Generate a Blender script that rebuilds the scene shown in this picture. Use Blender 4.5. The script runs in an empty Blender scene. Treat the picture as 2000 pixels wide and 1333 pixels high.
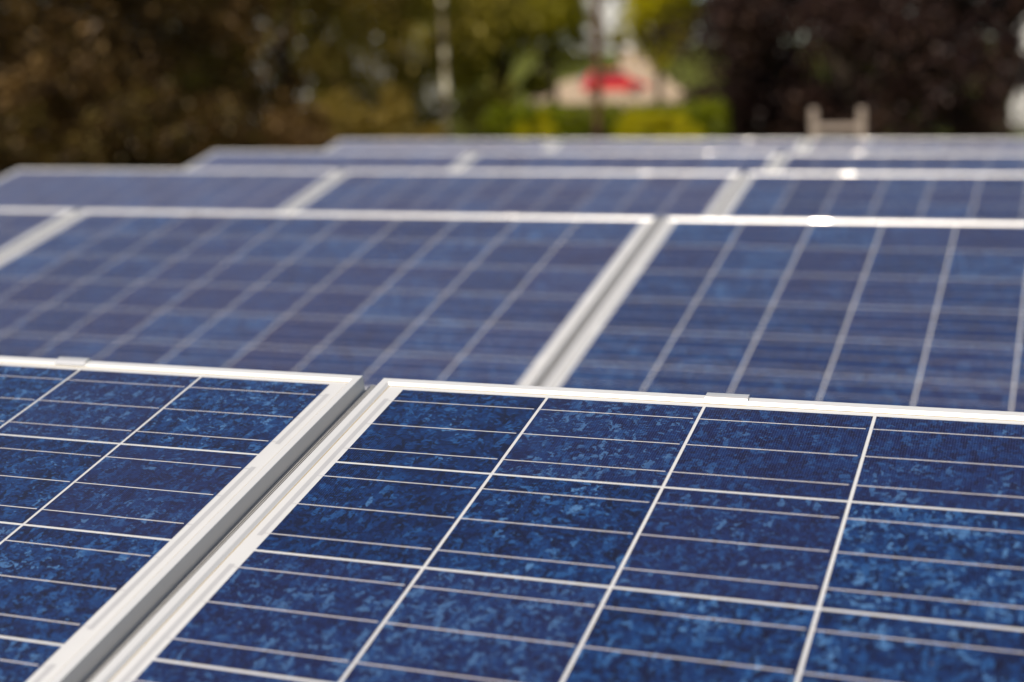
import bpy, bmesh, math, random
import numpy as np
from mathutils import Matrix, Vector

# ------------------------------------------------------------------ camera
scene = bpy.context.scene
COL = scene.collection
RC = Matrix(((0.9326082769666835, 0.3602901237285267, -0.020804530199588167),
             (0.039233778153536736, -0.15852496416587059, -0.986575160029099),
             (-0.35875132387900915, 0.9192719197703833, -0.16197723647216988)))
CAM = Vector((0.67449037, -1.35660463, 0.28380242))
cd = bpy.data.cameras.new('camera')
cam = bpy.data.objects.new('camera', cd)
COL.objects.link(cam)
rx, ry, rz = Vector(RC[0]), -Vector(RC[1]), -Vector(RC[2])
m = Matrix((rx, ry, rz)).transposed().to_4x4()
m.translation = CAM
cam.matrix_world = m
cd.sensor_width = 36.0
cd.lens = 2864.16 / 2000 * 36
cd.clip_start, cd.clip_end = 0.05, 5000
cd.dof.use_dof = True
cd.dof.focus_distance = 1.385
cd.dof.aperture_fstop = 2.95
scene.camera = cam

# ------------------------------------------------------------------ light
SUN = Vector((-0.17, -0.66, 0.73)).normalized()
w = bpy.data.worlds.new('World')
scene.world = w
w.use_nodes = True
nt = w.node_tree
sky = nt.nodes.new('ShaderNodeTexSky')
sky.sky_type = 'NISHITA'
sky.sun_disc = False
sky.sun_elevation = math.asin(SUN.z)
sky.sun_rotation = math.atan2(SUN.x, SUN.y)
sky.air_density = 1.0
sky.dust_density = 1.2
sky.ozone_density = 0.7
bg = nt.nodes['Background']
bg.inputs['Strength'].default_value = 0.085
nt.links.new(sky.outputs[0], bg.inputs['Color'])
sl = bpy.data.lights.new('sun', 'SUN')
sl.energy = 3.9
sl.angle = math.radians(0.53)
sl.color = (1.0, 0.905, 0.785)
so = bpy.data.objects.new('sun', sl)
so.rotation_euler = SUN.to_track_quat('Z', 'Y').to_euler()
so.location = (0, 0, 30)
COL.objects.link(so)
scene.view_settings.view_transform = 'Standard'
scene.view_settings.look = 'None'
scene.view_settings.gamma = 1.0
scene.view_settings.exposure = 0.12
scene.render.engine = 'CYCLES'
scene.cycles.use_denoising = True
scene.cycles.max_bounces = 8
scene.cycles.transparent_max_bounces = 8
scene.cycles.caustics_reflective = False
scene.cycles.caustics_refractive = False

random.seed(7)
RNG = np.random.default_rng(11)


# ------------------------------------------------------------------ materials
class N:
    """small helper round a material's node tree"""

    def __init__(s, name):
        s.m = bpy.data.materials.new(name)
        s.m.use_nodes = True
        s.t = s.m.node_tree
        s.b = s.t.nodes['Principled BSDF']

    def new(s, typ, **kw):
        n = s.t.nodes.new(typ)
        for k, v in kw.items():
            setattr(n, k, v)
        return n

    def link(s, a, b):
        s.t.links.new(a, b)

    def val(s, sock, v):
        if hasattr(v, 'is_linked') or hasattr(v, 'links'):
            s.link(v, sock)
        else:
            sock.default_value = v

    def math(s, op, a, b=0.0, c=None):
        n = s.new('ShaderNodeMath', operation=op)
        s.val(n.inputs[0], a)
        s.val(n.inputs[1], b)
        if c is not None:
            s.val(n.inputs[2], c)
        return n.outputs[0]

    def mix(s, f, a, b, blend='MIX'):
        n = s.new('ShaderNodeMix', data_type='RGBA', blend_type=blend)
        s.val(n.inputs[0], f)
        s.val(n.inputs[6], a)
        s.val(n.inputs[7], b)
        return n.outputs[2]

    def noise(s, vec, scale, detail=4.0, rough=0.55):
        n = s.new('ShaderNodeTexNoise')
        s.link(vec, n.inputs['Vector'])
        n.inputs['Scale'].default_value = scale
        n.inputs['Detail'].default_value = detail
        n.inputs['Roughness'].default_value = rough
        return n

    def ramp(s, f, stops, mode='LINEAR'):
        n = s.new('ShaderNodeValToRGB')
        n.color_ramp.interpolation = mode
        e = n.color_ramp.elements
        while len(e) < len(stops):
            e.new(0.5)
        for el, (p, c) in zip(e, stops):
            el.position = p
            el.color = (*c, 1)
        s.link(f, n.inputs[0])
        return n.outputs[0]

    def set(s, **kw):
        for k, v in kw.items():
            s.val(s.b.inputs[k.replace('_', ' ')], v)
        return s

    def coords(s, kind='Object'):
        return s.new('ShaderNodeTexCoord').outputs[kind]


def C4(r, g, b):
    return (r, g, b, 1.0)


def plain(name, col, rough=0.5, metal=0.0, var=0.0, scale=8.0, bump=0.0, bscale=60.0, **kw):
    n = N(name)
    co = n.coords()
    base = C4(*col)
    if var:
        nz = n.noise(co, scale)
        f = n.math('MULTIPLY_ADD', nz.outputs['Fac'], 2 * var, 1 - var)
        mul = n.new('ShaderNodeMix', data_type='RGBA', blend_type='MULTIPLY')
        mul.inputs[0].default_value = 1
        mul.inputs[6].default_value = base
        cc = n.new('ShaderNodeCombineColor')
        for i in range(3):
            n.link(f, cc.inputs[i])
        n.link(cc.outputs[0], mul.inputs[7])
        base = mul.outputs[2]
    n.set(Base_Color=base, Roughness=rough, Metallic=metal, **kw)
    if bump:
        nb = n.noise(co, bscale, 6)
        bp = n.new('ShaderNodeBump')
        bp.inputs['Strength'].default_value = bump
        bp.inputs['Distance'].default_value = 0.02
        n.link(nb.outputs['Fac'], bp.inputs['Height'])
        n.link(bp.outputs[0], n.b.inputs['Normal'])
    return n.m


def mat_cell():
    n = N('polycrystalline_cell')
    co = n.coords()
    oi = n.new('ShaderNodeObjectInfo').outputs['Random']
    off = n.new('ShaderNodeCombineXYZ')
    n.link(n.math('MULTIPLY', oi, 37.0), off.inputs[0])
    n.link(n.math('MULTIPLY', oi, 91.0), off.inputs[1])
    n.link(n.math('MULTIPLY', oi, 53.0), off.inputs[2])
    add = n.new('ShaderNodeVectorMath', operation='ADD')
    n.link(co, add.inputs[0])
    n.link(off.outputs[0], add.inputs[1])
    p = add.outputs[0]
    # jagged grain borders
    nz = n.noise(p, 190.0, 3)
    sub = n.new('ShaderNodeVectorMath', operation='SUBTRACT')
    n.link(nz.outputs['Color'], sub.inputs[0])
    sub.inputs[1].default_value = (0.5, 0.5, 0.5)
    sc = n.new('ShaderNodeVectorMath', operation='SCALE')
    n.link(sub.outputs[0], sc.inputs[0])
    sc.inputs['Scale'].default_value = 0.0055
    ad2 = n.new('ShaderNodeVectorMath', operation='ADD')
    n.link(p, ad2.inputs[0])
    n.link(sc.outputs[0], ad2.inputs[1])

    def grains(scale, stretch, rot):
        mp = n.new('ShaderNodeMapping')
        n.link(ad2.outputs[0], mp.inputs['Vector'])
        mp.inputs['Rotation'].default_value = (0, 0, rot)
        mp.inputs['Scale'].default_value = (1, stretch, 1)
        v = n.new('ShaderNodeTexVoronoi', feature='F1', distance='MANHATTAN')
        v.inputs['Scale'].default_value = scale
        n.link(mp.outputs[0], v.inputs['Vector'])
        s = n.new('ShaderNodeSeparateColor')
        n.link(v.outputs['Color'], s.inputs[0])
        return s.outputs[0], s.outputs[1]

    a, a2 = grains(105, 1.8, 0.5)
    b, b2 = grains(200, 0.42, -0.5)
    c, c2 = grains(420, 1.7, 0.9)
    # neighbouring flakes keep flat tones of their own: fine grains here, broad ones there
    pick = n.math('GREATER_THAN', b2, 0.52)
    g = n.math('ADD', n.math('MULTIPLY', a, n.math('SUBTRACT', 1.0, pick)), n.math('MULTIPLY', b, pick))
    pick = n.math('GREATER_THAN', c2, 0.72)
    g = n.math('ADD', n.math('MULTIPLY', g, n.math('SUBTRACT', 1.0, pick)), n.math('MULTIPLY', c, pick))
    cloud = n.noise(p, 14.0, 2).outputs['Fac']
    g = n.math('ADD', g, n.math('MULTIPLY', n.math('SUBTRACT', cloud, 0.5), 0.50))
    g = n.math('ADD', g, n.math('MULTIPLY', n.math('SUBTRACT', oi, 0.5), 0.22))
    col = n.ramp(g, [(0.00, (0.0050, 0.0045, 0.017)), (0.26, (0.0055, 0.0090, 0.043)), (0.52, (0.0060, 0.019, 0.082)),
                     (0.76, (0.008, 0.037, 0.135)), (0.93, (0.021, 0.080, 0.220)), (1.0, (0.066, 0.160, 0.330))])
    # cells differ a little in hue: some lean to violet
    hue = n.math('FRACT', n.math('MULTIPLY', oi, 17.31))
    vio = n.math('MULTIPLY', n.math('GREATER_THAN', hue, 0.62), 0.32)
    col = n.mix(vio, col, C4(0.020, 0.017, 0.062))
    # printed silver fingers
    sx = n.new('ShaderNodeSeparateXYZ')
    n.link(co, sx.inputs[0])
    fr = n.math('FRACT', n.math('DIVIDE', sx.outputs[0], 0.0023))
    fing = n.math('LESS_THAN', fr, 0.10)
    col = n.mix(n.math('MULTIPLY', fing, 0.34), col, C4(0.17, 0.22, 0.36))
    # stray specks of grit
    vs = n.new('ShaderNodeTexVoronoi', feature='F1')
    vs.inputs['Scale'].default_value = 34.0
    n.link(p, vs.inputs['Vector'])
    ssep = n.new('ShaderNodeSeparateColor')
    n.link(vs.outputs['Color'], ssep.inputs[0])
    rad = n.math('MULTIPLY', n.math('POWER', ssep.outputs[2], 14.0), 0.05)
    col = n.mix(n.math('MULTIPLY', n.math('LESS_THAN', vs.outputs['Distance'], rad), 0.45), col, C4(0.36, 0.34, 0.32))
    # pale violet veil of colour and sheen, stronger on the rear rows
    veil = n.new('ShaderNodeAttribute', attribute_type='OBJECT', attribute_name='veil').outputs['Fac']
    dn = n.noise(co, 9.0, 4).outputs['Fac']
    veil = n.math('MULTIPLY', veil, n.math('MULTIPLY_ADD', dn, 0.5, 0.75))
    col = n.mix(n.math('MULTIPLY', veil, 0.060), col, C4(0.54, 0.42, 0.53))
    n.set(Base_Color=col, Roughness=0.38, Specular_IOR_Level=0.1, Coat_Weight=1.0, Coat_Roughness=0.12, Coat_IOR=1.24,
          Sheen_Weight=n.math('MULTIPLY_ADD', veil, 0.22, 0.004), Sheen_Roughness=0.35)
    n.b.inputs['Sheen Tint'].default_value = C4(1.0, 0.86, 0.97)
    return n.m


def mat_backing():
    n = N('white_backing_sheet')
    co = n.coords()
    nz = n.noise(co, 30, 5)
    col = n.mix(nz.outputs['Fac'], C4(0.66, 0.65, 0.625), C4(0.72, 0.71, 0.69))
    n.set(Base_Color=col, Roughness=0.5, Coat_Weight=1.0, Coat_Roughness=0.14, Coat_IOR=1.45)
    return n.m


def mat_frame():
    n = N('anodised_aluminium_frame')
    co = n.coords()
    nz = n.noise(co, 9, 6)
    col = n.mix(nz.outputs['Fac'], C4(0.73, 0.72, 0.695), C4(0.80, 0.79, 0.765))
    fine = n.noise(co, 400, 3).outputs['Fac']
    n.set(Base_Color=col, Metallic=0.22, Roughness=n.math('MULTIPLY_ADD', fine, 0.10, 0.31))
    return n.m


def mat_leaf(name, cols, trans=0.25, gloss=0.45, spec=0.18):
    n = N(name)
    r = n.new('ShaderNodeNewGeometry').outputs['Random Per Island']
    k = len(cols)
    col = n.ramp(r, [(i / (k - 1), c) for i, c in enumerate(cols)])
    n.set(Base_Color=col, Roughness=gloss, Specular_IOR_Level=spec)
    tr = n.new('ShaderNodeBsdfTranslucent')
    n.link(n.mix(0.5, col, C4(cols[-1][0] * 1.5, cols[-1][1] * 1.6, cols[-1][2]), 'MIX'), tr.inputs['Color'])
    mx = n.new('ShaderNodeMixShader')
    mx.inputs[0].default_value = trans
    out = n.t.nodes['Material Output']
    n.link(n.b.outputs[0], mx.inputs[1])
    n.link(tr.outputs[0], mx.inputs[2])
    n.link(mx.outputs[0], out.inputs['Surface'])
    return n.m


def mat_ground():
    n = N('grass_ground')
    co = n.coords()
    a = n.noise(co, 0.6, 6).outputs['Fac']
    b = n.noise(co, 14.0, 4).outputs['Fac']
    col = n.mix(a, C4(0.085, 0.105, 0.012), C4(0.16, 0.17, 0.022))
    col = n.mix(n.math('MULTIPLY', b, 0.5), col, C4(0.07, 0.055, 0.025))
    n.set(Base_Color=col, Roughness=0.9, Specular_IOR_Level=0.05)
    return n.m


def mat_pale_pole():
    n = N('dappled_pale_pole')
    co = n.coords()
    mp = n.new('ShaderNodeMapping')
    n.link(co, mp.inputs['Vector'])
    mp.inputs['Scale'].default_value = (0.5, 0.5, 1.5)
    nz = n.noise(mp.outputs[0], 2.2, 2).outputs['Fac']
    col = n.ramp(nz, [(0.44, (0.055, 0.040, 0.018)), (0.52, (0.22, 0.17, 0.09)), (0.58, (0.80, 0.72, 0.52))])  # dappled sunlight put into the colour as pale and dark patches
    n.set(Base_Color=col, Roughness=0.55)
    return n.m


M = {
    'cell': mat_cell(),
    'backing': mat_backing(),
    'frame': mat_frame(),
    'busbar': plain('tinned_busbar', (0.68, 0.635, 0.61), 0.42, 0.1, var=0.12, scale=90, Coat_Weight=1.0, Coat_Roughness=0.14),
    'ribbon': plain('grey_end_ribbon', (0.56, 0.55, 0.54), 0.45, 0.1, var=0.06, scale=30, Coat_Weight=1.0, Coat_Roughness=0.14),
    'sealant': plain('amber_sealant', (0.44, 0.33, 0.15), 0.6, var=0.2, scale=40),
    'clamp': plain('polished_clamp', (0.86, 0.84, 0.80), 0.22, 0.55, var=0.04, scale=40),
    'screw': plain('dark_screw', (0.10, 0.07, 0.055), 0.45, 0.7),
    'rail': plain('mill_aluminium', (0.50, 0.49, 0.475), 0.5, 0.15, var=0.08, scale=14),
    'concrete': plain('ballast_concrete', (0.32, 0.31, 0.29), 0.9, var=0.2, scale=6, bump=0.3),
    'roof': plain('roof_membrane', (0.115, 0.125, 0.115), 0.85, var=0.25, scale=2.0, bump=0.25, bscale=90),
    'render': plain('rendered_wall', (0.52, 0.49, 0.44), 0.9, var=0.1, scale=1.5, bump=0.15),
    'white_wall': plain('white_rendered_wall', (0.80, 0.79, 0.77), 0.85, var=0.05, scale=0.8, bump=0.1),
    'tile': plain('clay_roof_tile', (0.30, 0.11, 0.05), 0.8, var=0.3, scale=3.0, bump=0.4, bscale=12),
    'window': plain('dark_window_glass', (0.02, 0.025, 0.03), 0.06, 0.0),
    'sash': plain('painted_window_frame', (0.72, 0.72, 0.70), 0.5),
    'oak': plain('stained_oak_door', (0.13, 0.06, 0.03), 0.6, var=0.2, scale=5),
    'trunk': plain('tree_bark', (0.060, 0.042, 0.028), 0.95, var=0.35, scale=6, bump=0.6, bscale=14),
    'post': plain('red_brown_timber', (0.095, 0.044, 0.022), 0.85, var=0.3, scale=5, bump=0.3, bscale=25),
    'ladder': plain('pale_ladder_wood', (0.52, 0.41, 0.32), 0.65, var=0.18, scale=9, bump=0.15, bscale=40),
    'road': plain('pale_road', (0.52, 0.375, 0.235), 0.9, var=0.28, scale=0.7, bump=0.2, bscale=18),
    'ground': mat_ground(),
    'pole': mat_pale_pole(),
    'car': plain('red_car_paint', (0.62, 0.020, 0.022), 0.32, 0.0, var=0.03, scale=2, Coat_Weight=1.0, Coat_Roughness=0.04),
    'rubber': plain('tyre_rubber', (0.02, 0.02, 0.02), 0.8),
    'alloy': plain('wheel_alloy', (0.55, 0.55, 0.56), 0.3, 0.9),
    'lamp_glass': plain('headlamp_glass', (0.75, 0.75, 0.75), 0.12, 0.3),
    'tail_glass': plain('tail_lamp_glass', (0.35, 0.01, 0.01), 0.15),
    'black': plain('black_plastic', (0.02, 0.02, 0.02), 0.5),
    'leaf_brown': mat_leaf('bronze_leaf', [(0.036, 0.017, 0.004), (0.068, 0.034, 0.008), (0.105, 0.056, 0.013), (0.32, 0.20, 0.08)], 0.15),
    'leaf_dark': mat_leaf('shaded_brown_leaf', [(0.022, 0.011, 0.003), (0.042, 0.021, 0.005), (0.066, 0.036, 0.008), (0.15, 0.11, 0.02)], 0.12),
    'leaf_rust': mat_leaf('olive_bronze_leaf', [(0.075, 0.045, 0.006), (0.15, 0.095, 0.012), (0.23, 0.160, 0.022), (0.45, 0.34, 0.10)], 0.28),
    'leaf_olive': mat_leaf('olive_leaf', [(0.09, 0.072, 0.008), (0.19, 0.155, 0.014), (0.29, 0.235, 0.022), (0.50, 0.41, 0.10)], 0.32),
    'leaf_green': mat_leaf('deep_green_leaf', [(0.045, 0.042, 0.002), (0.135, 0.122, 0.004), (0.25, 0.225, 0.007), (0.42, 0.36, 0.016)], 0.36),
    'leaf_hedge': mat_leaf('hedge_leaf', [(0.055, 0.070, 0.003), (0.15, 0.18, 0.005), (0.29, 0.30, 0.008)], 0.3),
    'leaf_lime': mat_leaf('yellow_green_leaf', [(0.26, 0.225, 0.004), (0.43, 0.38, 0.007), (0.58, 0.51, 0.012)], 0.48),
    'leaf_purple': mat_leaf('dark_purple_leaf', [(0.010, 0.0042, 0.0036), (0.020, 0.0085, 0.0075), (0.033, 0.015, 0.012), (0.085, 0.048, 0.030)], 0.06, 0.5),
}


# ------------------------------------------------------------------ object helpers
def link(o, parent=None):
    COL.objects.link(o)
    if parent is not None:
        o.parent = parent
    return o


def mesh_obj(name, verts, faces, mats, parent=None, matidx=None, smooth=False):
    me = bpy.data.meshes.new(name)
    me.from_pydata([tuple(v) for v in verts], [], [tuple(f) for f in faces])
    for mm in (mats if isinstance(mats, (list, tuple)) else [mats]):
        me.materials.append(mm)
    if matidx is not None:
        me.polygons.foreach_set('material_index', matidx)
    if smooth:
        me.polygons.foreach_set('use_smooth', [True] * len(me.polygons))
    me.update()
    return link(bpy.data.objects.new(name, me), parent)


def bm_obj(name, bm, mats, parent=None, smooth=False):
    me = bpy.data.meshes.new(name)
    bmesh.ops.recalc_face_normals(bm, faces=bm.faces)
    bm.to_mesh(me)
    bm.free()
    for mm in (mats if isinstance(mats, (list, tuple)) else [mats]):
        me.materials.append(mm)
    if smooth:
        me.polygons.foreach_set('use_smooth', [True] * len(me.polygons))
    return link(bpy.data.objects.new(name, me), parent)


def box(bm, x0, x1, y0, y1, z0, z1, bevel=0.0, mat=0, M4=None):
    t = bmesh.new()
    vs = [t.verts.new((x, y, z)) for x in (x0, x1) for y in (y0, y1) for z in (z0, z1)]
    for f in ((0, 1, 3, 2), (4, 6, 7, 5), (0, 4, 5, 1), (2, 3, 7, 6), (0, 2, 6, 4), (1, 5, 7, 3)):
        t.faces.new([vs[i] for i in f])
    bmesh.ops.recalc_face_normals(t, faces=t.faces)
    if bevel:
        bmesh.ops.bevel(t, geom=list(t.edges), offset=bevel, segments=2, affect='EDGES', profile=0.6)
    if M4 is not None:
        bmesh.ops.transform(t, matrix=M4, verts=t.verts)
    for f in t.faces:
        f.material_index = mat
    me = bpy.data.meshes.new('tmp')
    t.to_mesh(me)
    t.free()
    bm.from_mesh(me)
    bpy.data.meshes.remove(me)


def tube(bm, pts, radii, sides=10, cap=True):
    rings = []
    for i, (p, r) in enumerate(zip(pts, radii)):
        p = Vector(p)
        a = Vector(pts[max(i - 1, 0)])
        b = Vector(pts[min(i + 1, len(pts) - 1)])
        d = (b - a).normalized()
        u = d.orthogonal().normalized() if abs(d.z) < 0.9 else Vector((1, 0, 0)).cross(d).normalized()
        v = d.cross(u)
        rings.append([bm.verts.new(p + (u * math.cos(2 * math.pi * k / sides) + v * math.sin(2 * math.pi * k / sides)) * r)
                      for k in range(sides)])
    for a, b in zip(rings, rings[1:]):
        for k in range(sides):
            bm.faces.new((a[k], a[(k + 1) % sides], b[(k + 1) % sides], b[k]))
    if cap:
        bm.faces.new(rings[0][::-1])
        bm.faces.new(rings[-1])


def lathe(bm, prof, sides=24, M4=None):
    """prof: (radius, height) pairs turned round z"""
    rings = [[bm.verts.new((r * math.cos(2 * math.pi * k / sides), r * math.sin(2 * math.pi * k / sides), z)) for k in range(sides)]
             for r, z in prof]
    for a, b in zip(rings, rings[1:]):
        for k in range(sides):
            bm.faces.new((a[k], a[(k + 1) % sides], b[(k + 1) % sides], b[k]))
    bm.faces.new(rings[0][::-1])
    bm.faces.new(rings[-1])
    if M4 is not None:
        bmesh.ops.transform(bm, matrix=M4, verts=[v for r in rings for v in r])


def thing(name, label, cat, loc=(0, 0, 0), rotz=0.0, group=None, matrix=None):
    o = bpy.data.objects.new(name, None)
    o.empty_display_size = 0.2
    COL.objects.link(o)
    if matrix is not None:
        o.matrix_world = matrix
    else:
        o.location = loc
        o.rotation_euler = (0, 0, rotz)
    tag(o, label, cat, group)
    return o


def tag(o, label, cat, group=None):
    o['label'] = label
    o['category'] = cat
    if group:
        o['group'] = group
    return o


def structure(o):
    o['kind'] = 'structure'
    return o


# ------------------------------------------------------------------ solar panels
P, PV = 0.159, 0.15625            # cell pitch along and across the panel
UM, VM = 0.030317, 0.018797       # margins to the first cell
PW = 2 * UM + 10 * P - 0.003      # panel width
PH = 2 * VM + 6 * PV - 0.003      # panel height along its slope
GAP = 0.0242
TILT = 0.263789
DEPTH = 0.040
LIP = 0.0114
GLASS = -0.0032


def panel_frame_mesh():
    prof = [(0, -DEPTH), (0, -0.0007), (0.0002, -0.0002), (0.0007, 0), (0.0080, 0), (0.0087, -0.0003), (0.0109, -0.0027), (LIP, -0.0030),
            (LIP, -0.0060), (0.0018, -0.0066), (0.0018, -0.0382), (0.028, -0.0382), (0.028, -DEPTH)]
    v, f = [], []
    for d, z in prof:
        v += [(d, -d, z), (PW - d, -d, z), (PW - d, -PH + d, z), (d, -PH + d, z)]
    n = len(prof)
    for i in range(n):
        j = (i + 1) % n
        for k in range(4):
            l = (k + 1) % 4
            f.append((4 * i + k, 4 * i + l, 4 * j + l, 4 * j + k))
    return v, f


def rect(v, f, mi, x0, x1, y0, y1, z, mat=0):
    b = len(v)
    v += [(x0, y0, z), (x1, y0, z), (x1, y1, z), (x0, y1, z)]
    f.append((b, b + 1, b + 2, b + 3))
    mi.append(mat)


CW, CH = P - 0.003, PV - 0.003     # one cell


def busy(i):
    return 0.026 * PV / P + 0.052 * i * PV / P


def make_panel(matrix, label):
    root = thing('solar_panel', label, 'solar panel', matrix=matrix, group='tilted solar panels in rows on the roof')
    fv, ff = panel_frame_mesh()
    fr = mesh_obj('frame', fv, ff, M['frame'], root)
    bm = bmesh.new()
    bmesh.ops.create_uvsphere(bm, u_segments=12, v_segments=6, radius=0.0032, matrix=Matrix.Scale(0.35, 4, (1, 0, 0)))
    sc = bm_obj('screw', bm, M['screw'], fr, smooth=True)
    sc.location = (PW + 0.0004, -0.012, -0.022)
    s2 = sc.copy()
    COL.objects.link(s2)
    s2.parent = fr
    s2.location = (-0.0004, -0.012, -0.022)
    # backing sheet, with the amber bead of sealant round it
    v, f, mi = [], [], []
    i0, nx, ny = 0.0060, 10, 6
    xs = np.linspace(i0, PW - i0, nx + 1)
    ys = np.linspace(-PH + i0, -i0, ny + 1)
    for y in ys:
        for x in xs:
            v.append((x, y, GLASS))
    for j in range(ny):
        for i in range(nx):
            a = j * (nx + 1) + i
            f.append((a, a + 1, a + nx + 2, a + nx + 1))
    mesh_obj('backing_sheet', v, f, M['backing'], root)
    v, f = [], []
    for d, z in ((LIP - 0.0008, GLASS + 0.0004), (LIP + 0.0007, GLASS + 0.0001)):
        v += [(d, -d, z), (PW - d, -d, z), (PW - d, -PH + d, z), (d, -PH + d, z)]
    for k in range(4):
        l = (k + 1) % 4
        f.append((k, l, 4 + l, 4 + k))
    mesh_obj('sealant_bead', v, f, M['sealant'], root)
    # sixty cells, each a wafer with three tabbing strips printed on it
    v, f, mi = [], [], []
    rect(v, f, mi, 0, CW, -CH, 0, 0.0)
    for b in range(3):
        yb = -busy(b)
        rect(v, f, mi, -0.0014, CW - 0.0032, yb - 0.00065, yb + 0.00065, 0.00018, 1)
    cell = mesh_obj('solar_cell', v, f, [M['cell'], M['busbar']], root, mi)
    for j in range(6):
        for i in range(10):
            c = cell
            if i or j:
                c = cell.copy()
                COL.objects.link(c)
                c.parent = root
            c.location = (UM + P * i, -VM - PV * j, GLASS + 0.0002)
    # end ribbons bridging neighbouring rows of cells at both ends
    segs = [(PW, (0,)), (0, (0, 1)), (0, (2, 3)), (0, (4, 5)), (PW, (1, 2)), (PW, (3, 4)), (PW, (5,))]
    for side, rows in segs:
        v, f, mi = [], [], []
        y0 = -VM - PV * rows[0] - busy(0) + 0.004
        y1 = -VM - PV * rows[-1] - busy(2) - 0.004
        sgn = 1 if side == 0 else -1
        a, b = (0.0192, 0.0245)
        x0, x1 = sorted((side + sgn * a, side + sgn * b))
        rect(v, f, mi, x0, x1, y1, y0, GLASS + 0.0001)
        for r in rows:
            for t in range(3):
                yy = -VM - PV * r - busy(t)
                xa, xb = sorted((side + sgn * (b + 0.0), side + sgn * (UM + 0.0005)))
                rect(v, f, mi, xa, xb, yy - 0.0005, yy + 0.0005, GLASS + 0.0001)
        mesh_obj('end_ribbon', v, f, M['ribbon'], root)
    # clamps hooked over the high edge
    bm = bmesh.new()
    prof = [(0.0022, -0.030), (0.0022, 0.0012), (0.0016, 0.0022), (0.0004, 0.0026), (-0.0074, 0.0026), (-0.0080, 0.0023), (-0.0104, -0.0001),
            (-0.0112, -0.0010), (-0.0106, -0.0013), (-0.0086, 0.0002), (0.0003, 0.0002), (0.0003, -0.030)]
    for k, x in enumerate((0.0, 0.041)):
        for y, z in prof:
            bm.verts.new((x, y, z))
    bm.verts.ensure_lookup_table()
    n = len(prof)
    for i in range(n):
        j = (i + 1) % n
        bm.faces.new((bm.verts[i], bm.verts[j], bm.verts[n + j], bm.verts[n + i]))
    bm.faces.new([bm.verts[i] for i in range(n)])
    bm.faces.new([bm.verts[n + i] for i in range(n - 1, -1, -1)])
    cl = bm_obj('clamp', bm, M['clamp'], root)
    for p_ in cl.data.polygons:
        p_.use_smooth = len(p_.vertices) == 4
    cl.data.set_sharp_from_angle(angle=math.radians(50))
    cl.location = (0.3455, 0, 0)
    c2 = cl.copy()
    COL.objects.link(c2)
    c2.parent = root
    c2.location = (PW - 0.3455 - 0.041, 0, 0)
    return root


def set_veil(root, amount):
    for ch in root.children:
        if ch.name.startswith('solar_cell'):
            ch['veil'] = amount


def copy_tree(o, parent=None):
    c = o.copy()
    COL.objects.link(c)
    if parent is not None:
        c.parent = parent
    for ch in list(o.children):
        copy_tree(ch, c)
    return c


ROWS = [(0, 0, 0, 0, 0, 0), (-0.246882, 2.034415, 0.001599, 0.002292, 0.004147, 0.006866),
        (-0.479887, 4.042160, 0.003272, -0.007, 0.006290, 0), (-0.724018, 6.061802, -0.002125, -0.004713, 0.009, 0),
        (-0.949855, 8.065809, -0.000504, -0.001410, 0.0088, 0)]


def row_matrix(k):
    dx, y, dz, yaw, roll, dt = ROWS[k]
    return (Matrix.Translation((dx, y, dz)) @ Matrix.Rotation(yaw, 4, 'Z') @ Matrix.Rotation(roll, 4, 'Y')
            @ Matrix.Rotation(TILT + dt, 4, 'X'))


def panel_matrix(k, s):
    mm = row_matrix(k) @ Matrix.Translation((s * (PW + GAP), 0, 0))
    if k == 0 and s < 0:          # this panel sits very slightly askew
        piv = Matrix.Translation((PW, 0, 0.00134))
        mm = mm @ piv @ Matrix.Rotation(0.0026, 4, 'Z') @ Matrix.Rotation(0.00312, 4, 'Y') @ Matrix.Translation((-PW, 0, 0))
    return mm


ROWN = ['front row', 'second row back', 'third row back', 'fourth row back', 'rearmost row']
PANEL_LABEL = {
    (0, 0): 'sharp blue solar panel of the front row with crisp white grid and crystal flakes',
    (0, -1): 'blue solar panel across the open ribbed gap from the sharply focused panel',
    (0, -2): 'front row solar panel at the end nearest the brown trees',
    (0, 1): 'front row solar panel farthest from the brown trees',
}
COLN = {-2: 'first panel from the brown trees', -1: 'second panel from the brown trees',
        0: 'third panel from the brown trees', 1: 'fourth panel from the brown trees'}
# strength of the pale veil on each panel, row by row
VEIL = [{-2: 0.25, -1: 0.12, 0: 0.0, 1: 0.0}, {-2: 0.9, -1: 0.65, 0: 0.34, 1: 0.3}, {-2: 1.2, -1: 0.9, 0: 0.5, 1: 0.4},
        {-2: 1.4, -1: 1.1, 0: 0.7, 1: 0.5}, {-2: 1.6, -1: 1.4, 0: 1.0, 1: 0.8}]
first_panel = None
for k in range(5):
    for s in (0, -1, -2, 1):
        lab = PANEL_LABEL.get((k, s), 'solar panel of the %s, %s' % (ROWN[k], COLN[s]))
        if first_panel is None:
            first_panel = make_panel(panel_matrix(k, s), lab)
        else:
            c = copy_tree(first_panel)
            c.matrix_world = panel_matrix(k, s)
            c['label'] = lab
            set_veil(c, VEIL[k][s])

ROOF_Z = -0.430


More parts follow.
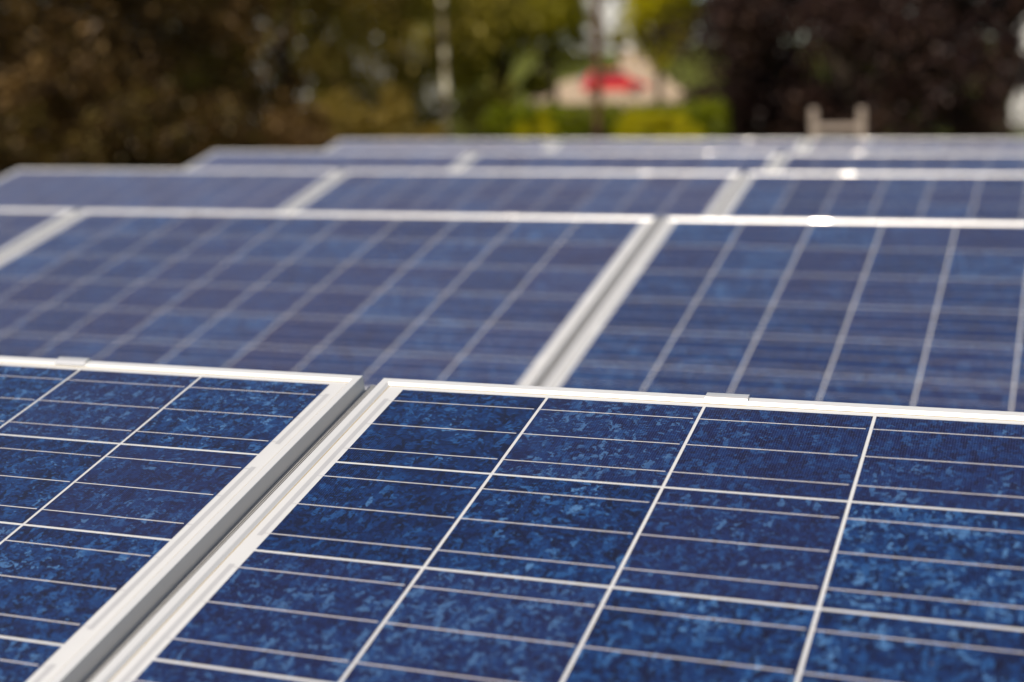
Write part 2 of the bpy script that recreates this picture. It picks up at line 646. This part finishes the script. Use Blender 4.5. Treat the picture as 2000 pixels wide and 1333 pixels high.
def make_rail(matrix, label, raised):
    """ribbed rail under the joint of two panels, on two legs and a concrete foot"""
    root = thing('mounting_rail', label, 'mounting rail', matrix=matrix, group='aluminium rails carrying the panels')
    half, top = 0.024, -DEPTH - 0.0006
    hw, up = (0.0108, raised) if raised else (half, top)
    pr = [(-half, top - 0.036), (-half, top - 0.0035)]
    if raised:
        pr += [(-half, top), (-hw, top), (-hw, up - 0.003)]
    nr = 9
    for i in range(nr):
        x = -hw + 2 * hw * i / nr
        wv = 2 * hw / nr
        pr += [(x + 0.1 * wv, up), (x + 0.48 * wv, up), (x + 0.56 * wv, up - 0.0025), (x + 0.98 * wv, up - 0.0025)]
    if raised:
        pr += [(hw, up - 0.003), (hw, top), (half, top)]
    pr += [(half, top - 0.0035), (half, top - 0.036)]
    v = [(x, y, z) for y in (0.012, -PH - 0.03) for x, z in pr]
    n = len(pr)
    f = [(i, (i + 1) % n, n + (i + 1) % n, n + i) for i in range(n)] + [tuple(range(n))[::-1], tuple(range(n, 2 * n))]
    mesh_obj('rail', v, f, M['rail'], root)
    inv = matrix.inverted()
    for yy, nm in ((-0.02, 'rear_leg'), (-PH + 0.02, 'front_leg')):
        tp = matrix @ Vector((0, yy, top - 0.034))
        bm = bmesh.new()
        box(bm, tp.x - 0.018, tp.x + 0.018, tp.y - 0.018, tp.y + 0.018, ROOF_Z + 0.06, tp.z + 0.01, 0.002)
        o = bm_obj(nm, bm, M['rail'], root)
        o.matrix_local = inv
    bm = bmesh.new()
    a = matrix @ Vector((0, -PH - 0.02, 0))
    b = matrix @ Vector((0, 0.04, 0))
    box(bm, a.x - 0.10, a.x + 0.10, a.y, b.y + 0.03, ROOF_Z + 0.001, ROOF_Z + 0.06, 0.006)
    o = bm_obj('ballast_foot', bm, M['concrete'], root)
    o.matrix_local = inv
    return root


JOINN = {-2: 'end nearest the brown trees', -1: 'joint of the first two panels from the brown trees', 0: 'joint of the middle two panels',
         1: 'joint of the last two panels from the brown trees', 2: 'end farthest from the brown trees'}
for k in range(5):
    for j in (-2, -1, 0, 1, 2):
        x = j * (PW + GAP) - GAP / 2
        if j == -2:
            x += 0.03
        if j == 2:
            x -= 0.03
        lab = 'rail in the %s, %s' % (ROWN[k], JOINN[j])
        if (k, j) == (0, 0):
            lab = 'ribbed aluminium rail on the floor of the open gap in the front row'
        make_rail(row_matrix(k) @ Matrix.Translation((x, 0, 0)), lab, 0 if abs(j) == 2 else -0.0150 if k == 0 else -0.0045)

# ------------------------------------------------------------------ terrain seen from the roof: s runs away from the viewer, l across
FH = Vector((-0.3636, 0.9316))
RH = Vector((0.9316, 0.3636))
SG = [-400, -20, 14, 22, 60, 90, 115, 160, 220, 320, 700, 1500]
ZG = [-3.6, -3.2, -2.9, -1.55, -0.25, 0.35, 0.95, 3.2, 6.9, 11.5, 22.0, 40.0]


def ground_z(s):
    return float(np.interp(s, SG, ZG))


def gp(s, l, dz=0.0):
    return Vector((CAM.x + FH.x * s + RH.x * l, CAM.y + FH.y * s + RH.y * l, ground_z(s) + dz))


v, f = [], []
ss = sorted(set(list(np.linspace(-400, -20, 8)) + list(np.linspace(-10, 240, 60)) + [280, 320, 450, 700, 1000, 1500]))
ll = [-1200, -500, -200, -100, -60, -40, -25, -15, -8, -3, 0, 3, 6, 10, 16, 25, 40, 60, 100, 200, 500, 1200]
for s in ss:
    for l in ll:
        bump = 0.05 * math.sin(0.31 * s + 0.5 * l) if -15 < s < 240 else 0
        v.append(gp(s, l, bump))
for i in range(len(ss) - 1):
    for j in range(len(ll) - 1):
        a = i * len(ll) + j
        f.append((a, a + 1, a + len(ll) + 1, a + len(ll)))
structure(mesh_obj('ground', v, f, M['ground'], smooth=True))

# pale lane climbing away behind the hedge
v, f = [], []
rs = list(np.linspace(52, 300, 60))


def lane_l(s):
    return float(np.interp(s, [50, 65, 100, 130, 160, 220, 300], [3.4, 4.4, 7.0, 9.5, 14.0, 18.6, 24.0]))


for s in rs:
    for q in (-1, 1):
        hw = float(np.interp(s, [50, 65, 100, 130, 160, 220, 300], [3.2, 3.5, 5.0, 4.6, 2.2, 1.5, 1.5]))
        v.append(gp(s, lane_l(s) + q * hw, 0.10))
for i in range(len(rs) - 1):
    f.append((2 * i, 2 * i + 1, 2 * i + 3, 2 * i + 2))
structure(mesh_obj('road', v, f, M['road'], smooth=True))

# ------------------------------------------------------------------ the building under the panels
bd = thing('flat_roofed_building', 'flat roofed building carrying all the rows of solar panels', 'building', (0, 0, -3.25))
SK = -0.1183                      # the rows step sideways along the roof edge


def skew(x, y, z):
    return (x + SK * y, y, z)


def skew_prism(bm, x0, x1, y0, y1, z0, z1):
    vs = [bm.verts.new(skew(x, y, z)) for x in (x0, x1) for y in (y0, y1) for z in (z0, z1)]
    for q in ((0, 1, 3, 2), (4, 6, 7, 5), (0, 4, 5, 1), (2, 3, 7, 6), (0, 2, 6, 4), (1, 5, 7, 3)):
        bm.faces.new([vs[i] for i in q])


bm = bmesh.new()
skew_prism(bm, -3.9, 4.1, -3.2, 8.95, ROOF_Z - 0.18, ROOF_Z)
o = bm_obj('roof', bm, M['roof'], bd)
o.matrix_local = Matrix.Translation((0, 0, 3.25))
bm = bmesh.new()
skew_prism(bm, -3.75, 3.95, -3.05, 8.80, -3.4, ROOF_Z - 0.181)
o = bm_obj('wall', bm, M['render'], bd)
o.matrix_local = Matrix.Translation((0, 0, 3.25))

# ------------------------------------------------------------------ ladder leaning on the far roof edge
lt = Vector((-0.945, 9.15, 0.180))
ldir = Vector((-0.118 * 0.26, 0.26, -1)).normalized()
lside = Vector((0.930, 0.367, 0)).normalized()
lad = thing('ladder', 'pale wooden ladder whose top pokes up behind the rearmost panels', 'ladder',
            tuple(lt + ldir * 3.1))
base = lt + ldir * 3.1
lf = lside.cross(ldir).normalized()
for q in (-1, 1):
    bm = bmesh.new()
    mt = Matrix((lside, lf, -ldir)).transposed().to_4x4()
    mt.translation = lside * (0.168 * q)
    box(bm, -0.024, 0.024, -0.016, 0.016, 0, 3.1, 0.005, M4=mt)
    bm_obj('rail', bm, M['ladder'], lad)
for i in range(11):
    bm = bmesh.new()
    c = -ldir * (3.1 - 0.138 - 0.28 * i)
    mt = Matrix((lside, lf, -ldir)).transposed().to_4x4()
    mt.translation = c
    box(bm, -0.145, 0.145, -0.014, 0.014, -0.021, 0.021, 0.006, M4=mt)
    bm_obj('rung', bm, M['ladder'], lad)


# ------------------------------------------------------------------ trees
def leaf_cloud(centres, radii, n_each, size, rng, droop=0.0, flat=1.0):
    """many small leaf quads spread through a set of clumps; returns verts, faces"""
    n = len(centres) * n_each
    c = np.repeat(np.asarray(centres), n_each, 0)
    r = np.repeat(np.asarray(radii), n_each)[:, None]
    d = rng.normal(size=(n, 3))
    d /= np.linalg.norm(d, axis=1)[:, None]
    rad = rng.random((n, 1)) ** 0.45
    d[:, 2] *= flat
    pos = c + d * rad * r
    if droop:
        pos[:, 2] -= droop * rng.random(n) ** 2
    nrm = d * 0.5 + rng.normal(size=(n, 3)) * 0.7 + np.array([0, 0, 0.5])
    nrm /= np.linalg.norm(nrm, axis=1)[:, None]
    t = np.cross(nrm, rng.normal(size=(n, 3)))
    t /= np.linalg.norm(t, axis=1)[:, None]
    b = np.cross(nrm, t)
    s = size * (0.6 + 0.8 * rng.random((n, 1)))
    v = np.empty((n, 4, 3))
    v[:, 0] = pos - t * s
    v[:, 1] = pos - b * s * 0.5
    v[:, 2] = pos + t * s
    v[:, 3] = pos + b * s * 0.5
    return v.reshape(-1, 3)


def quads_obj(name, v, mat, parent):
    n = len(v) // 4
    me = bpy.data.meshes.new(name)
    me.vertices.add(len(v))
    me.vertices.foreach_set('co', np.ascontiguousarray(v, dtype=np.float32).ravel())
    me.loops.add(4 * n)
    me.loops.foreach_set('vertex_index', np.arange(4 * n, dtype=np.int32))
    me.polygons.add(n)
    me.polygons.foreach_set('loop_start', np.arange(0, 4 * n, 4, dtype=np.int32))
    me.materials.append(mat)
    me.update(calc_edges=True)
    me.validate()
    return link(bpy.data.objects.new(name, me), parent)


def tree(name, label, s, l, rx, rz, crown_z, leaf, n_clumps=70, n_each=170, size=0.085, trunk_r=0.16, seed=0, group=None,
         droop=0.0, clump=0.30, cat='tree', limbs=8):
    rng = np.random.default_rng(seed)
    base = gp(s, l, -0.05)
    root = thing(name, label, cat, tuple(base), group=group)
    cz = crown_z - base.z
    cen = []
    while len(cen) < n_clumps:
        d = rng.normal(size=3)
        d /= np.linalg.norm(d)
        k = 0.35 + 0.65 * rng.random() ** 0.5
        p = np.array([d[0] * rx * k, d[1] * rx * k, cz + d[2] * rz * k])
        if p[2] > 0.15:
            cen.append(p)
    rad = [clump * rx * (0.55 + 0.8 * rng.random()) for _ in cen]
    if size < 0.1:          # near trees carry finer foliage
        n_each, size = int(n_each * 2.1), size * 0.66
    cv = leaf_cloud(cen, rad, n_each, size, rng, droop, 0.85)
    cv = cv[:len(cv) // 4 * 4]
    zmin = cv[:, 2].reshape(-1, 4).min(1)
    keep = np.repeat(zmin > 0.0, 4)
    quads_obj('crown', cv[keep], M[leaf], root)
    bm = bmesh.new()
    top = cz + 0.35 * rz
    wob = [(rng.normal() * 0.06 * rx, rng.normal() * 0.06 * rx) for _ in range(6)]
    pts = [(wob[i][0] * i / 3, wob[i][1] * i / 3, -0.3 + (top + 0.3) * i / 5) for i in range(6)]
    tube(bm, pts, [trunk_r * (1.25 - 0.20 * i) for i in range(6)], 10)
    order = rng.permutation(len(cen))[:limbs]
    for q in order:
        e = Vector(cen[q])
        h = max(0.2, min(top * 0.9, e.z * 0.55))
        st = Vector((0, 0, h))
        mid = (st + e) / 2 + Vector((0, 0, 0.12 * rx))
        tube(bm, [st, mid, e], [trunk_r * 0.5, trunk_r * 0.3, trunk_r * 0.1], 7)
    bm_obj('trunk', bm, M['trunk'], root, smooth=True)
    return root


def px_l(px, s):
    return (px - 1000) / 2864.0 * s


TG = 'broadleaf trees standing beyond the roof'
tree('bronze_leaved_tree', 'dark brown leaved tree at the far end from the purple tree', 19, px_l(20, 19), 2.3, 3.2, 1.4, 'leaf_brown', 80, 190, seed=1, group=TG)
tree('bronze_leaved_tree', 'brown leaved tree between the darkest brown tree and the olive one', 21, px_l(320, 21), 2.2, 3.3, 1.6, 'leaf_brown', 80, 190, seed=2, group=TG)
tree('olive_leaved_tree', 'olive brown tree next to the brown trees, with pale glints', 23, px_l(585, 23), 2.1, 3.2, 1.7, 'leaf_rust', 52, 150, seed=3, group=TG)
tree('olive_leaved_tree', 'olive green tree just behind the pale dappled pole', 25, px_l(790, 25), 2.0, 3.4, 1.8, 'leaf_olive', 50, 140, seed=4, group=TG)
tree('green_leaved_tree', 'deep green tree reaching over the pale lane toward the timber post', 27, px_l(985, 27), 1.75, 3.0, 2.3, 'leaf_green', 70, 170, seed=5, group=TG)
tree('green_leaved_tree', 'green tree overhanging the white house gap beside the timber post', 31, px_l(1085, 31), 1.0, 1.5, 2.75, 'leaf_green', 44, 150, seed=6, group=TG, trunk_r=0.10)
tree('purple_leaved_tree', 'big dark purple leaved tree behind the ladder', 24, px_l(1650, 24), 2.72, 3.6, 1.3, 'leaf_purple', 150, 210, seed=7, group=TG, clump=0.26)
tree('purple_leaved_tree', 'smaller dark purple tree beside the big purple one, near the half hidden house', 26, px_l(1880, 26), 0.95, 2.6, 1.5, 'leaf_purple', 54, 180, seed=17, group=TG, trunk_r=0.09)
tree('yellow_green_tree', 'bright yellow green weeping tree beside the purple tree', 40, px_l(1292, 40), 0.95, 2.0, 3.5, 'leaf_lime', 46, 170, seed=8, group=TG, droop=0.5, trunk_r=0.10)
tree('background_tree', 'dim tree filling the space behind the two brown trees', 36, px_l(200, 36), 4.2, 4.6, 3.2, 'leaf_rust', 80, 170, size=0.12, seed=9, group=TG)
tree('background_tree', 'dim green tree rising behind the olive trees', 40, px_l(640, 40), 4.2, 5.0, 3.6, 'leaf_olive', 56, 120, size=0.12, seed=10, group=TG)
tree('background_tree', 'far green tree seen behind the deep green one', 52, px_l(930, 52), 2.9, 4.4, 4.4, 'leaf_green', 70, 160, size=0.13, seed=11, group=TG)
tree('background_tree', 'far dark tree standing behind the purple tree', 44, px_l(1640, 44), 3.6, 4.8, 3.4, 'leaf_purple', 80, 160, size=0.14, seed=12, group=TG)
tree('background_tree', 'dim dark tree rising above the half hidden white house', 38, px_l(1960, 38), 1.5, 1.5, 3.6, 'leaf_purple', 60, 150, size=0.12, seed=16, group=TG)
tree('lane_tree', 'far olive tree along the lane in front of the white house', 170, px_l(1085, 170), 3.6, 4.5, 12.5, 'leaf_green', 60, 120, size=0.35, seed=13, group=TG, trunk_r=0.25)
tree('lane_tree', 'small round tree on the lane verge before the far white house', 150, px_l(1218, 150), 1.0, 1.3, 5.9, 'leaf_green', 24, 120, size=0.2, seed=15, group=TG, trunk_r=0.12)
tree('lane_tree', 'far yellow green tree on the verge behind the red car', 190, px_l(1320, 190), 4.0, 4.2, 11.0, 'leaf_lime', 60, 120, size=0.35, seed=14, group=TG, trunk_r=0.25)

SG_ = 'low shrubs under the trees'
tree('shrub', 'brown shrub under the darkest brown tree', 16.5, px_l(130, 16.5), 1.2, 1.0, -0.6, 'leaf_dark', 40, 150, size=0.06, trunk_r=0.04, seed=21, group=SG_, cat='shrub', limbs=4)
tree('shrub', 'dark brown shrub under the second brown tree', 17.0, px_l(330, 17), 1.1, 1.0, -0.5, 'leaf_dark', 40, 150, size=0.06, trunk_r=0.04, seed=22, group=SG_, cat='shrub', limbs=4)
tree('shrub', 'brown shrub under the olive brown tree', 18.0, px_l(540, 18), 1.1, 0.95, -0.5, 'leaf_brown', 40, 150, size=0.06, trunk_r=0.04, seed=23, group=SG_, cat='shrub', limbs=4)
tree('shrub', 'green shrub at the foot of the pale dappled pole', 20.0, px_l(760, 20), 1.1, 0.95, -0.5, 'leaf_rust', 40, 150, size=0.06, trunk_r=0.04, seed=24, group=SG_, cat='shrub', limbs=4)
tree('shrub', 'bright green shrub between the pale pole and the hedge', 21.0, px_l(950, 21), 0.75, 0.85, -0.6, 'leaf_hedge', 34, 150, size=0.06, trunk_r=0.04, seed=25, group=SG_, cat='shrub', limbs=4)
tree('shrub', 'yellow green shrub in front of the hedge', 19.5, px_l(1296, 19.5), 0.55, 0.42, -0.30, 'leaf_lime', 26, 120, size=0.05, trunk_r=0.03, seed=26, group=SG_, cat='shrub', limbs=3)

tree('shrub', 'lime green shrub at the end of the hedge under the green tree', 20.5, px_l(1052, 20.5), 0.34, 0.40, -0.28, 'leaf_lime', 22, 120, size=0.05, trunk_r=0.03, seed=27, group=SG_, cat='shrub', limbs=3)

# clipped hedge
hs = 22.0
h0, h1 = px_l(1015, hs), px_l(1420, hs)
hb = gp(hs, (h0 + h1) / 2)
hd = thing('hedge', 'clipped green hedge between the green tree and the purple tree', 'hedge', tuple(hb))
rng = np.random.default_rng(31)
n = 15000
L = (h1 - h0) / 2
u = rng.uniform(-L, L, n)
d = rng.uniform(-0.45, 0.45, n)
htop = 0.19 - hb.z
z = rng.uniform(0.02, 1, n) ** 0.8 * htop
pos = np.stack([RH.x * u + FH.x * d, RH.y * u + FH.y * d, z], 1) + rng.normal(size=(n, 3)) * 0.03
vv = leaf_cloud(pos, np.full(n, 0.02), 1, 0.045, rng)
quads_obj('foliage', vv, M['leaf_hedge'], hd)
bm = bmesh.new()
for uu in np.linspace(-L + 0.2, L - 0.2, 9):
    tube(bm, [(RH.x * uu, RH.y * uu, -0.1), (RH.x * uu, RH.y * uu, htop * 0.5), (RH.x * (uu + 0.08), RH.y * (uu + 0.08), htop * 0.85)],
         [0.03, 0.024, 0.008], 6)
bm_obj('stems', bm, M['trunk'], hd)

# ------------------------------------------------------------------ poles
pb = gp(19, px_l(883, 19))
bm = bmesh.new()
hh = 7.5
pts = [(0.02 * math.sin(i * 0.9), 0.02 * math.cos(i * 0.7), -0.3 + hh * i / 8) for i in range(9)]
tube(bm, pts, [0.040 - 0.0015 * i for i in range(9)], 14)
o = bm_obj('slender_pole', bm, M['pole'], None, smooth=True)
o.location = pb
tag(o, 'slender pale pole with painted sun dapples standing before the olive green tree', 'pole')

pb = gp(21.0, px_l(1175, 21.0))
up = thing('timber_post', 'tall red brown timber post in front of the hedge and red car', 'post', tuple(pb))
bm = bmesh.new()
tube(bm, [(0, 0, -0.4), (0.004, 0, 2.4), (0, 0.006, 5.2), (0, 0, 7.6)], [0.062, 0.059, 0.055, 0.052], 14)
bm_obj('shaft', bm, M['post'], up, smooth=True)
bm = bmesh.new()
lathe(bm, [(0.060, 7.58), (0.060, 7.63), (0.025, 7.70)], 14)
bm_obj('cap', bm, M['rail'], up)


# ------------------------------------------------------------------ red car parked on the lane
def make_car(loc, rotz):
    root = thing('parked_car', 'small red hatchback parked across the pale lane', 'car', tuple(loc), rotz)
    # body as a loft of cross sections along its length
    st = [(-2.05, 0.42, 0.62, 0.70), (-1.98, 0.30, 0.80, 0.80), (-1.55, 0.24, 0.93, 0.86), (-0.6, 0.22, 0.96, 0.88), (0.4, 0.22, 0.95, 0.88),
          (1.0, 0.23, 0.90, 0.87), (1.65, 0.26, 0.78, 0.82), (1.98, 0.32, 0.66, 0.72), (2.06, 0.42, 0.56, 0.60)]
    bm = bmesh.new()
    rings = []
    for x, zb, zt, hw in st:
        zm = zb + 0.55 * (zt - zb)
        pr = [(hw * 0.92, zb), (hw * 0.985, zb + 0.05), (hw, zm), (hw * 0.955, zt - 0.03), (hw * 0.82, zt)]
        pr = pr + [(-y, z) for y, z in reversed(pr)]
        rings.append([bm.verts.new((x, y, z)) for y, z in pr])
    for a, b in zip(rings, rings[1:]):
        k = len(a)
        for i in range(k):
            bm.faces.new((a[i], a[(i + 1) % k], b[(i + 1) % k], b[i]))
    bm.faces.new(rings[0][::-1])
    bm.faces.new(rings[-1])
    bd_ = bm_obj('body', bm, M['car'], root, smooth=True)
    bd_.data.set_sharp_from_angle(angle=math.radians(24))
    # cabin
    bm = bmesh.new()
    lo = [(-1.90, 0.76), (-1.2, 0.80), (0.3, 0.80), (1.05, 0.74)]
    hi = [(-1.55, 0.54), (-1.2, 0.58), (0.05, 0.58), (0.35, 0.54)]
    ra = [bm.verts.new((x, y, 0.90)) for x, y in lo] + [bm.verts.new((x, -y, 0.90)) for x, y in reversed(lo)]
    rb = [bm.verts.new((x, y, 1.44 if abs(x + 0.6) < 0.8 else 1.40)) for x, y in hi] + [bm.verts.new((x, -y, 1.44 if abs(x + 0.6) < 0.8 else 1.40)) for x, y in reversed(hi)]
    for i in range(8):
        bm.faces.new((ra[i], ra[(i + 1) % 8], rb[(i + 1) % 8], rb[i]))
    bm.faces.new(rb)
    bm_obj('cabin', bm, M['car'], root)

    def pane(name, pts, mat='window'):
        b_ = bmesh.new()
        b_.faces.new([b_.verts.new(p) for p in pts])
        o_ = bm_obj(name, b_, M[mat], root)
        md = o_.modifiers.new('thick', 'SOLIDIFY')
        md.thickness = 0.012
        md.offset = 0
        return o_
    for q in (-1, 1):
        def sp(x, t):
            lo_y = np.interp(x, [-1.9, -1.2, 0.3, 1.05], [0.76, 0.80, 0.80, 0.74])
            return (x, q * ((1 - t) * lo_y + t * 0.58 + 0.012), 0.90 + t * 0.53)
        pane('side_window', [sp(-1.40, 0.12), sp(-0.45, 0.12), sp(-0.45, 0.86), sp(-1.22, 0.86)])
        pane('side_window', [sp(-0.37, 0.12), sp(0.72, 0.12), sp(0.16, 0.86), sp(-0.37, 0.86)])
        b2 = bmesh.new()
        box(b2, 0.52, 0.68, q * 0.86 - 0.07, q * 0.86 + 0.07, 0.93, 1.04, 0.02)
        bm_obj('door_mirror', b2, M['car'], root)
        for hx, mat_, nm, hz in ((2.0, 'lamp_glass', 'headlight', 0.62), (-2.0, 'tail_glass', 'tail_light', 0.74)):
            b3 = bmesh.new()
            bmesh.ops.create_uvsphere(b3, u_segments=14, v_segments=8, radius=0.11,
                                      matrix=Matrix.Translation((hx * 0.955, q * 0.60, hz)) @ Matrix.Diagonal((0.9, 1.2, 0.75, 1)))
            bm_obj(nm, b3, M[mat_], root, smooth=True)
        for wx in (-1.28, 1.25):
            W4 = Matrix.Translation((wx, q * 0.80, 0.31)) @ Matrix.Rotation(-q * math.pi / 2, 4, 'X')
            b4 = bmesh.new()
            lathe(b4, [(0.19, -0.09), (0.28, -0.10), (0.31, -0.07), (0.31, 0.07), (0.28, 0.10), (0.19, 0.09)], 28, W4)
            tyre = bm_obj('wheel', b4, M['rubber'], root, smooth=True)
            b5 = bmesh.new()
            lathe(b5, [(0.20, 0.02), (0.20, 0.095), (0.17, 0.10), (0.15, 0.08), (0.05, 0.09), (0.03, 0.10)], 28, W4)
            bm_obj('rim', b5, M['alloy'], tyre)
    pane('windscreen', [(0.98, 0.66, 0.945), (0.98, -0.66, 0.945), (0.40, -0.50, 1.385), (0.40, 0.50, 1.385)])
    pane('rear_window', [(-1.87, 0.66, 0.98), (-1.87, -0.66, 0.98), (-1.60, -0.50, 1.36), (-1.60, 0.50, 1.36)])
    b6 = bmesh.new()
    box(b6, 1.96, 2.09, -0.45, 0.45, 0.36, 0.50, 0.02)
    bm_obj('bumper', b6, M['black'], root)
    return root


cp = gp(92, px_l(1207, 92), 0.11)
make_car(cp, math.atan2(RH.y, RH.x) + 0.12)


# ------------------------------------------------------------------ white houses
def house(label, s, l, w_, d_, h_, yaw, roof_h, base_dz=0.0):
    b = gp(s, l, base_dz)
    root = thing('white_house', label, 'house', tuple(b), math.atan2(RH.y, RH.x) + yaw)
    x, y = w_ / 2, d_ / 2
    v = [(-x, -y, -0.5), (x, -y, -0.5), (x, y, -0.5), (-x, y, -0.5), (-x, -y, h_), (x, -y, h_), (x, y, h_), (-x, y, h_), (-x, 0, h_ + roof_h), (x, 0, h_ + roof_h)]
    f = [(0, 1, 5, 4), (1, 2, 6, 9, 5), (2, 3, 7, 6), (3, 0, 4, 8, 7)]
    mesh_obj('wall', v, f, M['white_wall'], root)
    o_, t_ = 0.45, 0.16
    dz = roof_h / y
    v, f = [], []
    for q in (-1, 1):
        bb = len(v)
        for xx in (-x - o_, x + o_):
            for (yy, zz) in ((q * (y + o_), h_ - dz * o_), (0, h_ + roof_h)):
                v += [(xx, yy, zz + 0.03), (xx, yy, zz + 0.03 + t_)]
        f += [(bb + 1, bb + 5, bb + 7, bb + 3), (bb, bb + 2, bb + 6, bb + 4), (bb, bb + 4, bb + 5, bb + 1), (bb, bb + 1, bb + 3, bb + 2), (bb + 4, bb + 6, bb + 7, bb + 5)]
    rf = mesh_obj('roof', v, f, M['tile'], root)
    bm = bmesh.new()
    box(bm, x * 0.4, x * 0.4 + 0.7, -0.3, 0.4, h_ + roof_h * 0.5, h_ + roof_h + 0.9, 0.02)
    bm_obj('chimney', bm, M['tile'], rf)
    for fl in range(int(h_ // 2.6)):
        for fx in (-0.62, -0.1, 0.6):
            if fl == 0 and fx == -0.1:
                bm = bmesh.new()
                box(bm, fx * x - 0.5, fx * x + 0.5, -y - 0.05, -y + 0.02, 0, 2.1, 0.01)
                bm_obj('door', bm, M['oak'], root)
                continue
            bm = bmesh.new()
            z0 = 0.95 + 2.7 * fl
            box(bm, fx * x - 0.6, fx * x + 0.6, -y - 0.03, -y + 0.02, z0, z0 + 1.25, 0.008)
            wn = bm_obj('window', bm, M['sash'], root)
            bm = bmesh.new()
            box(bm, fx * x - 0.52, fx * x + 0.52, -y - 0.045, -y - 0.031, z0 + 0.08, z0 + 1.17)
            bm_obj('pane', bm, M['window'], wn)
    return root


house('far white house at the top of the pale lane between the trees', 228, px_l(1205, 228), 10.0, 8.0, 8.8, 0.25, 2.6)
house('added pale house giving pale glints through the olive trees', 62, px_l(700, 62), 8.0, 7.0, 8.6, 0.1, 2.0)  # house added behind the trees for pale highlights in the gaps
house('white house half hidden beyond the purple tree', 46, px_l(2108, 46), 3.4, 6.0, 4.8, -0.45, 1.6)
